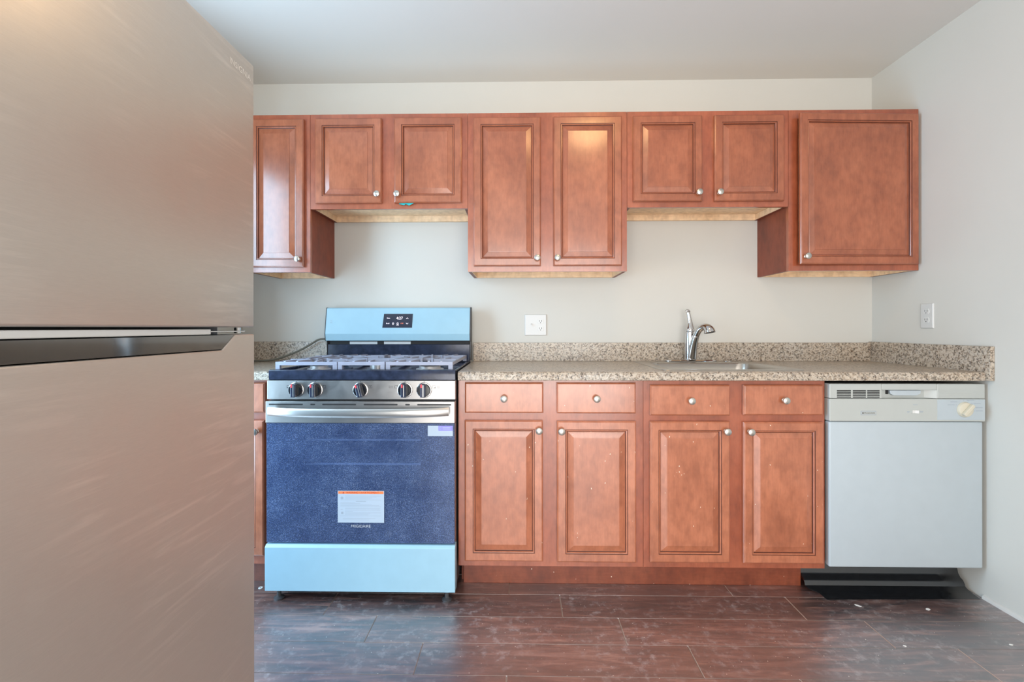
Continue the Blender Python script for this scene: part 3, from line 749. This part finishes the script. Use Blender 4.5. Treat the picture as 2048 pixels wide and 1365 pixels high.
for k in range(8): stroke(bm, (0.17 * math.cos(k * .785), 0.17 * math.sin(k * .785)), (0.17 * math.cos((k + 1) * .785), 0.17 * math.sin((k + 1) * .785)), pl, .05)
stroke(bm, (-0.24, -0.32), (0.24, -0.32), pl, .09)
obj('timer_icon', bm, M['digits'], DS)
bm = BM(); text(bm, 'OFF', 0.34, onbg(15.5, 44.2)); obj('off_lettering', bm, M['digits_red'], DS)
bm = BM(); pl = onbg(0.75, 44.65)
for a in ((-0.2, 0.2, -0.05, 0.28), (0.0, 0.25, 0.2, 0.1), (-0.2, -0.05, 0.0, -0.25), (0.05, -0.05, 0.22, -0.28)): stroke(bm, a[:2], a[2:], pl, 0.06)
obj('film_mark', bm, M['ink_grey'], RG)
# control panel and knobs
bm = BM(); box(bm, X0 - 0.1, X1 + 0.05, -26.5, -25.65, 32.0, 34.98, 0.05); CP = obj('control_panel', bm, M['range_steel'], RG)
for kx, ang in ((4.15, 0), (7.2, 0), (14.5, 14), (21.6, 0), (24.65, 0)):
    c = (kx, -26.52, 33.5)
    bm = BM(); lathe(bm, [(0, 0), (1.2, 0), (1.22, 0.1), (1.12, 0.16), (1.06, 0.16)], c, (0, -1, 0), 32); k = obj('dial', bm, M['chrome'], RG, c, True, 'chrome skirted black knob')
    bm = BM(); lathe(bm, [(1.05, 0.1), (1.04, 0.55), (0.98, 0.62), (0, 0.64)], c, (0, -1, 0), 32); obj('dial_body', bm, M['black_gloss'], k, smooth=True)
    rm = Matrix.Rotation(math.radians(-ang), 4, 'Y')
    def rot(bm):
        for v in bm.verts: v.co = Vector(c) + rm @ (v.co - Vector(c))
    bm = BM(); box(bm, kx - 0.42, kx + 0.42, -27.75, -27.12, 32.45, 34.55, 0.1); rot(bm); obj('grip', bm, M['cooktop'], k)
    bm = BM(); box(bm, kx + 0.0, kx + 0.12, -27.77, -27.72, 32.6, 34.4); rot(bm); obj('grip_line', bm, M['handle'], k)
    bm = BM(); box(bm, kx - 0.34, kx - 0.1, -27.78, -27.72, 34.0, 34.5); rot(bm); obj('pointer', bm, M['knob_red'], k, label='red pointer')
bm = BM()
for kx in (4.15, 7.2, 14.5, 21.6, 24.65): quad(bm, kx - 0.05, kx + 0.05, 34.68, 34.88, -26.515)
for bx_, dx, dz in ((2.9, -0.16, -0.14), (8.65, -0.16, 0.14), (16.05, 0, 0), (20.2, 0.2, 0.14), (26.2, 0.16, -0.14)):
    pl = front(bx_, 34.0, -26.515)
    for a in ((-.25, -.2, .25, -.2), (-.25, .2, .25, .2), (-.25, -.2, -.25, .2), (.25, -.2, .25, .2)): stroke(bm, a[:2], a[2:], pl, .04)
    quad(bm, bx_ + dx - .06, bx_ + dx + .06, 34 + dz - .06, 34 + dz + .06, -26.517)
text(bm, 'Simmer', 0.24, front(19.35, 34.05, -26.515)); text(bm, 'Burner', 0.24, front(19.35, 33.8, -26.515))
text(bm, 'Quick', 0.24, front(26.95, 34.05, -26.515)); text(bm, 'Boil', 0.24, front(26.95, 33.8, -26.515))
obj('panel_lettering', bm, M['ink'], CP)
# oven door
bm = BM(); box(bm, X0, X1, -26.75, -26.0, 9.3, 31.7)
bmesh.ops.delete(bm, geom=bm.faces[:], context='FACES')
bm.free(); bm = BM()
for a in ((X0, 5.3, 9.35, 28.3), (24.15, X1, 9.35, 28.3), (5.3, 24.15, 9.35, 15.6), (5.3, 24.15, 26.5, 28.3)): box(bm, a[0], a[1], -26.8, -25.7, a[2], a[3])
OD = obj('oven_door', bm, M['black_gloss'], RG)
bm = BM(); box(bm, X0 + 0.02, X1 - 0.02, -27.0, -26.83, 9.3, 28.28, 0.04, 1); obj('door_glass', bm, M['oven_glass'], OD)
bm = BM(); box(bm, X0 - 0.08, X1 + 0.03, -27.05, -25.7, 28.33, 31.75, 0.07); obj('door_trim', bm, M['range_steel'], OD, label='stainless door trim')
bm = BM()
for a, b_ in ((0.0, 5.45), (6.65, 7.4), (8.55, 13.95), (15.15, 20.55), (21.75, 22.5), (23.65, 29.05)):
    extrude(bm, [(p[0], p[1]) for p in rrect(a, b_, 31.13, 31.37, 0.11, 4)], 'y', -27.065, -27.04)
obj('vent_slots', bm, M['dark'], OD)
bm = BM()
n = 24
hp = []
for k in range(n + 1):
    u = -1 + 2 * k / n
    hp.append((14.6 + 14.2 * u, -28.0 - 1.0 * (1 - abs(u) ** 6), 30.35 - 0.15 * (1 - u * u)))
rg = []
for k, (x, y, z) in enumerate(hp):
    rg.append([bm.verts.new((x, y + 0.34 * math.cos(a), z + 0.68 * math.sin(a))) for a in [2 * math.pi * j / 14 for j in range(14)]])
for p, q in zip(rg, rg[1:]):
    for j in range(14): bm.faces.new((p[j], p[(j + 1) % 14], q[(j + 1) % 14], q[j]))
bm.faces.new(rg[0]); bm.faces.new(rg[-1])
for x in (0.9, 28.3): box(bm, x - 0.4, x + 0.4, -27.9, -27.06, 29.95, 30.75, 0.15)
bmesh.ops.recalc_face_normals(bm, faces=bm.faces[:])
obj('handle', bm, M['handle'], OD, smooth=True)
# labels on the glass
def label_box(x0, x1, z0, z1): 
    bm = BM(); box(bm, x0, x1, -27.03, -27.005, z0, z1); return bm
WL = obj('warning_label', label_box(11.0, 18.38, 12.55, 17.6), M['paper'], OD)
bm = BM(); quad(bm, 11.08, 18.3, 17.1, 17.52, -27.035); obj('label_band', bm, M['orange'], WL)
bm = BM(); text(bm, 'WARNING / AVERTISSEMENT', 0.40, front(14.95, 17.17, -27.04)); 
bm.faces.new([bm.verts.new(p) for p in ((11.75, -27.04, 17.17), (12.05, -27.04, 17.17), (11.9, -27.04, 17.45))])
obj('label_lettering', bm, M['red_ink'], WL)
bm = BM()
bm.faces.new([bm.verts.new(p) for p in ((11.4, -27.036, 16.45), (11.68, -27.036, 16.18), (11.96, -27.036, 16.45), (11.68, -27.036, 16.72))])
quad(bm, 11.55, 11.9, 13.9, 14.27, -27.036)
for pz, a, b_ in ((14.6, 11.45, 11.8),): quad(bm, a, b_, pz, pz + .05, -27.036)
obj('label_symbols', bm, M['ink_grey'], WL)
bm = BM(); rl = random.Random(3)
for z, a, b_ in [(16.75, 12.2, 17.9), (16.6, 12.2, 17.2), (16.45, 12.2, 16.5), (16.3, 12.2, 16.2), (16.12, 11.4, 17.9), (15.72, 11.4, 13.8), (15.58, 11.4, 14.6), (15.42, 11.4, 16.4), (15.27, 11.4, 17.6), (15.1, 11.4, 17.9), (14.85, 12.15, 17.8), (14.7, 12.15, 17.7), (14.5, 12.15, 17.8), (14.32, 12.15, 13.4), (14.1, 12.15, 17.9), (13.95, 12.15, 16.2), (13.8, 12.15, 15.9), (13.6, 11.3, 17.9), (13.2, 11.8, 17.0), (12.95, 11.8, 16)]:
    quad(bm, a, b_, z, z + 0.035, -27.036)
quad(bm, 13.9, 15.5, 15.88, 15.97, -27.036)
obj('label_small_print', bm, M['ink_grey'], WL)
QL = obj('register_label', label_box(25.32, 29.28, 26.3, 27.93), M['paper'], OD)
bm = BM(); quad(bm, 27.0, 29.28, 27.15, 27.93, -27.035); obj('label_band', bm, M['purple'], QL)
bm = BM()
for a, b_, z in ((27.65, 28.9, 27.6), (27.65, 28.9, 27.38)): quad(bm, a, b_, z, z + .1, -27.04)
pl = front(27.3, 27.55, -27.04)
for a in ((-.12, -.2, .12, -.2), (-.12, .2, .12, .2), (-.12, -.2, -.12, .2), (.12, -.2, .12, .2)): stroke(bm, a[:2], a[2:], pl, .05)
obj('label_lettering', bm, M['paper'], QL)
bm = BM(); text(bm, 'FRIGIDAIRE', 0.62, front(14.65, 11.78, -27.01)); obj('door_lettering', bm, M['badge'], OD)
# drawer with film
bm = BM(); extrude(bm, [(-25.7, 1.85), (-27.5, 1.85), (-27.52, 8.72), (-27.15, 9.1), (-25.7, 9.1)], 'x', X0 + 0.02, X1 + 0.12, 0.05); obj('storage_drawer', bm, M['film'], RG, label='storage drawer under pale blue film')

# ------------------------------------------------------------------ power cord, small debris
bm = BM(); tube(bm, [(-0.6, -1.9, 40.8), (-1.6, -2.0, 41.05), (-2.8, -2.1, 40.85), (-4.3, -2.3, 39.9), (-6.4, -2.5, 38.7), (-8.8, -2.7, 37.7), (-11.2, -3.0, 36.85), (-13.5, -3.5, 36.56), (-17, -4.2, 36.54)], 0.2, 12, True, 5)
single('power_cord', bm, M['cord'], 'grey power cord running from behind the range down to the counter', 'cord', (-8, -2.6, 36.5), True)
bm = BM(); lathe(bm, [(0.16, 0), (0.33, 0.0), (0.36, 0.05), (0.33, 0.1), (0.16, 0.1), (0.16, 0.0)], (-3.4, -23.3, 0.005), (0, 0, 1), 20)
single('washer', bm, M['chip'], 'small white washer lying on the floor left of the range', 'washer', (-3.4, -23.3, 0), True)
def chip(x, y, z, a, b_, rz, label):
    bm = BM(); n = 9; rr = random.Random(int(x * 10))
    T = []; L = []
    for k in range(n):
        th = 2 * math.pi * k / n; r = 0.8 + 0.35 * rr.random(); u, v = a * r * math.cos(th), b_ * r * math.sin(th)
        px, py = x + u * math.cos(rz) - v * math.sin(rz), y + u * math.sin(rz) + v * math.cos(rz)
        L.append(bm.verts.new((px, py, z))); T.append(bm.verts.new((px, py, z + 0.05)))
    bm.faces.new(T); bm.faces.new(L[::-1])
    for k in range(n): bm.faces.new((L[k], L[(k + 1) % n], T[(k + 1) % n], T[k]))
    single('paint_chip', bm, M['chip'], label, 'chip', (x, y, z), group='white paint chips on the floor')
chip(102.6, -27.5, 0.004, 0.34, 0.26, 0.2, 'larger round white paint chip on the floor in front of the black kick plate')
chip(92.5, -26.7, 0.004, 0.42, 0.16, -0.7, 'long slim white paint chip on the floor near the left end of the kick plate')
chip(92.2, -36.2, 0.004, 0.22, 0.12, -0.5, 'tiny white paint chip on the second plank row before the dishwasher')
chip(106.9, -35.7, 0.004, 0.24, 0.12, -0.2, 'tiny white paint chip on the floor closest to the right wall')

# ------------------------------------------------------------------ dishwasher
DW = thing('dishwasher', 'white built-in dishwasher between the sink cabinet and the right wall', 'dishwasher', (101.5, -12, 0))
bm = BM(); box(bm, 89.5, 113.0, -23.6, -1.0, 5.3, 34.0); obj('tub', bm, M['charcoal'], DW)
for xx in (91, 111.5):
    bm = BM(); lathe(bm, [(0, 0), (0.7, 0), (0.7, 0.3), (0.35, 0.4), (0.35, 5.3), (0, 5.3)], (xx, -8, 0), (0, 0, 1), 14); obj('leveling_foot', bm, M['charcoal'], DW)
bm = BM(); box(bm, 89.25, 113.35, -24.95, -23.65, 5.08, 28.35, 0.22, 3)
obj('door_panel', bm, M['white'], DW, smooth=True)
bm = BM(); yP = -25.1
box(bm, 89.2, 113.55, yP, -23.7, 28.45, 32.03, 0.1, 2)                 # lower console
box(bm, 89.2, 97.45, yP + 0.001, -23.7, 32.08, 34.42, 0.12, 2); box(bm, 106.05, 113.55, yP + 0.001, -23.7, 32.08, 34.42, 0.12, 2)
box(bm, 97.45, 106.05, yP + 0.001, -23.7, 33.42, 34.42, 0.1, 2); box(bm, 97.4, 106.1, -24.35, -23.7, 32.05, 33.5)
extrude(bm, [(106.05, yP + 0.02), (106.05, -24.35), (104.6, -24.35)], 'z', 32.1, 33.4)
for k in range(5): box(bm, 106.3, 113.4, yP - 0.03, yP + 0.05, 32.22 + k * 0.27, 32.34 + k * 0.27)
CO = obj('control_panel', bm, M['cream'], DW)
bm = BM()
for c0, c1 in ((90.35, 92.55), (92.85, 94.9), (95.1, 97.05)):
    for k in range(5): box(bm, c0, c1, yP - 0.012, yP + 0.05, 32.21 + k * 0.255, 32.38 + k * 0.255)
obj('vent_slots', bm, M['dark'], CO)
bm = BM(); extrude(bm, [(98.8, 33.35), (103.7, 33.35), (103.6, 32.8), (103.0, 32.55), (99.4, 32.55), (98.9, 32.8)], 'y', -24.95, -24.36, 0.06); obj('latch', bm, M['white'], CO)
bm = BM(); box(bm, 98.5, 98.78, -24.6, -24.36, 32.7, 33.38); obj('latch_gap', bm, M['dark'], CO)
bm = BM(); box(bm, 106.1, 113.5, yP - 0.04, yP + 0.03, 28.7, 31.95, 0.02, 1); obj('dial_plate', bm, M['white'], CO)
c = (110.3, yP - 0.05, 30.35)
bm = BM(); lathe(bm, [(1.22, 0), (1.2, 0.12), (1.1, 0.35), (0.95, 0.42), (0, 0.42)], c, (0, -1, 0), 32); dl = obj('dial', bm, M['knob_cream'], DW, c, True, 'cream round dial')
bm = BM(); box(bm, c[0] - 0.28, c[0] + 0.28, c[1] - 0.95, c[1] - 0.4, c[2] - 1.08, c[2] + 1.08, 0.12)
rm = Matrix.Rotation(math.radians(42), 4, 'Y')
for v in bm.verts: v.co = Vector(c) + rm @ (v.co - Vector(c))
obj('grip', bm, M['knob_cream'], dl)
bm = BM(); yI = yP - 0.045
for a in (-8, 12, 40, 68, 95, 125, 150):
    th = math.radians(a); cx_, cz_ = c[0] + 1.5 * math.cos(th), c[2] + 1.5 * math.sin(th); quad(bm, cx_ - .06, cx_ + .06, cz_ - .06, cz_ + .06, yI)
    s = 1 if a < 90 else -1
    if a in (68, 95): continue
    x_a, x_b = sorted((cx_ + s * 0.25, cx_ + s * 1.35)); quad(bm, x_a, x_b, cz_ - .05, cz_ + .05, yI)
quad(bm, 110.6, 111.8, 31.78, 31.86, yI)
obj('dial_marks', bm, M['ink_grey'], DW)
bm = BM(); box(bm, 94.1, 96.5, yP - 0.03, yP + 0.02, 29.43, 30.1, 0.02, 1); bd = obj('badge', bm, M['ink_grey'], DW)
bm = BM(); quad(bm, 94.18, 96.42, 29.51, 30.02, yP - 0.035); obj('badge_face', bm, M['cream'], bd)
bm = BM(); text(bm, 'FRIGIDAIRE', 0.34, front(95.45, 29.66, yP - 0.04)); quad(bm, 94.32, 94.52, 29.66, 29.88, yP - 0.04); obj('badge_lettering', bm, M['ink'], bd)
bm = BM(); box(bm, 101.95, 103.1, yP - 0.03, yP + 0.02, 29.68, 30.3, 0.03, 1); sw = obj('rocker_switch', bm, M['cream'], DW)
bm = BM(); extrude(bm, [(102.2, yP - 0.04), (103.05, yP - 0.04), (103.05, yP - 0.22), (102.6, yP - 0.06)], 'z', 29.75, 30.22); obj('rocker', bm, M['plug'], sw)
bm = BM(); 
for x_, z_, w_ in ((102.65, 31.1, 0.35), (101.55, 30.02, 0.22), (101.55, 29.85, 0.18), (103.6, 30.05, 0.28), (103.6, 29.87, 0.22)): quad(bm, x_ - w_, x_ + w_, z_ - .045, z_ + .045, yP - 0.006)
obj('switch_marks', bm, M['ink_grey'], DW)
# loose black kick plate, curling out on to the floor
prof = [(-20.1, 4.3), (-20.4, 3.4), (-20.7, 2.2), (-21.1, 1.7), (-21.6, 1.45), (-21.9, 1.0), (-22.0, 0.62), (-22.4, 0.42), (-23.3, 0.2), (-24.6, 0.03)]
bm = BM(); th = 0.07
def kx0(y): return 87.1 + (1.6 if y < -22.2 else 0) * min(1, (-22.2 - y) / 1.2 if y < -22.2 else 0)
A, B_ = [], []
for k, (y, z) in enumerate(prof):
    yl = y - (0.5 if k > 6 else 0) * (k - 6) / 3
    A.append(bm.verts.new((kx0(y), yl, z))); B_.append(bm.verts.new((113.25, y, z)))
A2 = [bm.verts.new((v.co.x, v.co.y + 0.03, max(0.004, v.co.z - th))) for v in A]; B2 = [bm.verts.new((v.co.x, v.co.y + 0.03, max(0.004, v.co.z - th))) for v in B_]
for k in range(len(prof) - 1):
    bm.faces.new((A[k], A[k + 1], B_[k + 1], B_[k])); bm.faces.new((A2[k + 1], A2[k], B2[k], B2[k + 1]))
    bm.faces.new((A[k + 1], A[k], A2[k], A2[k + 1])); bm.faces.new((B_[k], B_[k + 1], B2[k + 1], B2[k]))
bm.faces.new((A[0], B_[0], B2[0], A2[0])); bm.faces.new((A[-1], A2[-1], B2[-1], B_[-1]))
bmesh.ops.recalc_face_normals(bm, faces=bm.faces[:])
single('kick_plate', bm, M['rubber'], 'loose glossy black kick plate curling on to the floor under the dishwasher', 'kick plate', (100, -21, 0), True)

# ------------------------------------------------------------------ outlets
def receptacle(parent, mk, x, z):
    """mk(u, v, d) -> world point; u right, v up, d out of the wall"""
    for dz in (0.78, -0.78):
        bm = BM(); P = []
        for k in range(24):
            a = 2 * math.pi * k / 24; P.append((0.68 * math.cos(a), max(-0.5, min(0.5, 0.68 * math.sin(a)))))
        lo = [bm.verts.new(mk(x + u, z + dz + v, 0.2)) for u, v in P]; hi = [bm.verts.new(mk(x + u * .95, z + dz + v * .95, 0.33)) for u, v in P]
        for k in range(24): bm.faces.new((lo[k], lo[(k + 1) % 24], hi[(k + 1) % 24], hi[k]))
        bm.faces.new(hi); bmesh.ops.recalc_face_normals(bm, faces=bm.faces[:]); r = obj('socket', bm, M['plug'], parent)
        bm = BM()
        for u in (-0.25, 0.25): bm.faces.new([bm.verts.new(mk(x + u + a, z + dz + 0.12 + b_, 0.335)) for a, b_ in ((-.05, -.17), (.05, -.17), (.05, .17), (-.05, .17))])
        bm.faces.new([bm.verts.new(mk(x + 0.1 * math.cos(k * .785), z + dz - 0.27 + 0.1 * math.sin(k * .785), 0.335)) for k in range(8)])
        obj('slots', bm, M['ink'], r)
def plate_bm(mk, u0, u1, v0, v1):
    bm = BM(); R = []
    for ins, d in ((0, 0.01), (0, 0.1), (0.1, 0.22), (0.16, 0.25)): R.append([bm.verts.new(mk(a, b_, d)) for a, b_ in ((u0 + ins, v0 + ins), (u1 - ins, v0 + ins), (u1 - ins, v1 - ins), (u0 + ins, v1 - ins))])
    for p, q in zip(R, R[1:]):
        for k in range(4): bm.faces.new((p[k], p[(k + 1) % 4], q[(k + 1) % 4], q[k]))
    bm.faces.new(R[-1]); bmesh.ops.recalc_face_normals(bm, faces=bm.faces[:]); return bm
mkb = lambda u, v, d: (u, -d, v)
t = thing('wall_outlet', 'white double plate with switch and two sockets above the counter beside the range', 'outlet', (43.2, 0, 41.7))
obj('cover_plate', plate_bm(mkb, 40.85, 45.5, 41.75, 46.25), M['plate'], t)
receptacle(t, mkb, 44.2, 43.95)
bm = BM(); extrude(bm, [(-0.24, 43.8), (-0.24, 44.35), (-0.62, 44.0), (-0.62, 43.8)], 'x', 42.15, 42.45); obj('toggle_switch', bm, M['plug'], t)
mkr = lambda u, v, d: (RX - d, u, v)
t = thing('wall_outlet', 'white single plate with two sockets on the right wall', 'outlet', (RX, -13.8, 43.2))
obj('cover_plate', plate_bm(mkr, -15.25, -12.5, 43.2, 47.75), M['plate'], t)
receptacle(t, mkr, -13.85, 45.5)

# ------------------------------------------------------------------ refrigerator
FX, FY0, FY1, FT = 16.2, -91.0, -60.0, 66.85
FR = thing('refrigerator', 'tall stainless top-freezer refrigerator at the left with a black pocket handle', 'refrigerator', (0, -75.5, 0))
bm = BM(); box(bm, -17.5, 13.2, FY0 + 0.3, FY1 - 0.3, 1.2, 66.0, 0.3); obj('cabinet', bm, M['charcoal'], FR)
bm = BM(); box(bm, 13.65, FX, FY0, FY1, 43.47, FT, 0.16, 3); obj('freezer_door', bm, M['fridge'], FR, smooth=True)
bm = BM()
extrude(bm, [(FY1, 3.0), (FY1, 42.85), (-62.7, 42.85), (-64.55, 41.62), (-88.0, 41.62), (-89.5, 42.85), (FY0, 42.85), (FY0, 3.0)], 'x', 13.65, FX, 0.09, 2)
fd = obj('refrigerator_door', bm, M['fridge'], FR)
bm = BM(); extrude(bm, [(-62.75, 42.82), (-64.5, 41.7), (-88.0, 41.7), (-89.4, 42.82)], 'x', 14.2, FX - 0.12); obj('pocket_handle', bm, M['piano_black'], fd, label='glossy black pocket handle')
for a, b_ in ((44.2, 66.2), (3.6, 42.2)):
    bm = BM(); box(bm, 13.25, 13.6, FY0 + 0.6, FY1 - 0.6, a, b_, 0.1); obj('gasket', bm, M['gasket'], FR)
bm = BM(); box(bm, 13.22, 15.75, FY0 + 0.5, -65.3, 42.88, 43.3, 0.05); obj('door_lining', bm, M['gasket'], FR, label='white door lining in the gap')
bm = BM(); box(bm, 13.3, 15.7, -65.2, -60.6, 43.05, 43.17, 0.02, 1); lathe(bm, [(0, 0), (0.26, 0), (0.26, 0.48), (0, 0.48)], (15.2, -60.9, 42.95), (0, 0, 1), 16)
lathe(bm, [(0, 0), (0.18, 0), (0.18, 0.12), (0, 0.14)], (14.3, -64.4, 43.17), (0, 0, 1), 12)
obj('hinge', bm, M['chrome'], FR)
for yy in (FY0 + 3, FY1 - 3):
    for xx in (10, -14):
        bm = BM(); lathe(bm, [(0, 0), (0.9, 0), (0.9, 0.5), (0.5, 0.6), (0.5, 1.25), (0, 1.25)], (xx, yy, 0), (0, 0, 1), 16); obj('leveling_foot', bm, M['charcoal'], FR)
bm = BM(); text(bm, 'INSIGNIA', 0.72, lambda u, v: (FX + 0.012, -62.1 + u * 1.02, 65.18 + v)); obj('door_lettering', bm, M['pale_ink'], FR)

# ------------------------------------------------------------------ ceiling lamp (just above the frame, seen in reflections)
t = thing('ceiling_lamp', 'round flush ceiling lamp with warm glass shade in the kitchen middle', 'lamp', (58, -49, CH_))
bm = BM(); lathe(bm, [(0, 0), (6.2, 0), (6.3, 0.6), (5.6, 1.0), (0, 1.0)], (58, -49, CH_), (0, 0, -1), 40); obj('lamp_base', bm, M['nickel'], t, smooth=True)
bm = BM(); lathe(bm, [(5.5, 1.02), (5.4, 2.0), (4.6, 3.0), (3.0, 3.8), (1.2, 4.1), (0, 4.15)], (58, -49, CH_), (0, 0, -1), 40); obj('lamp_shade', bm, M['lamp'], t, smooth=True)
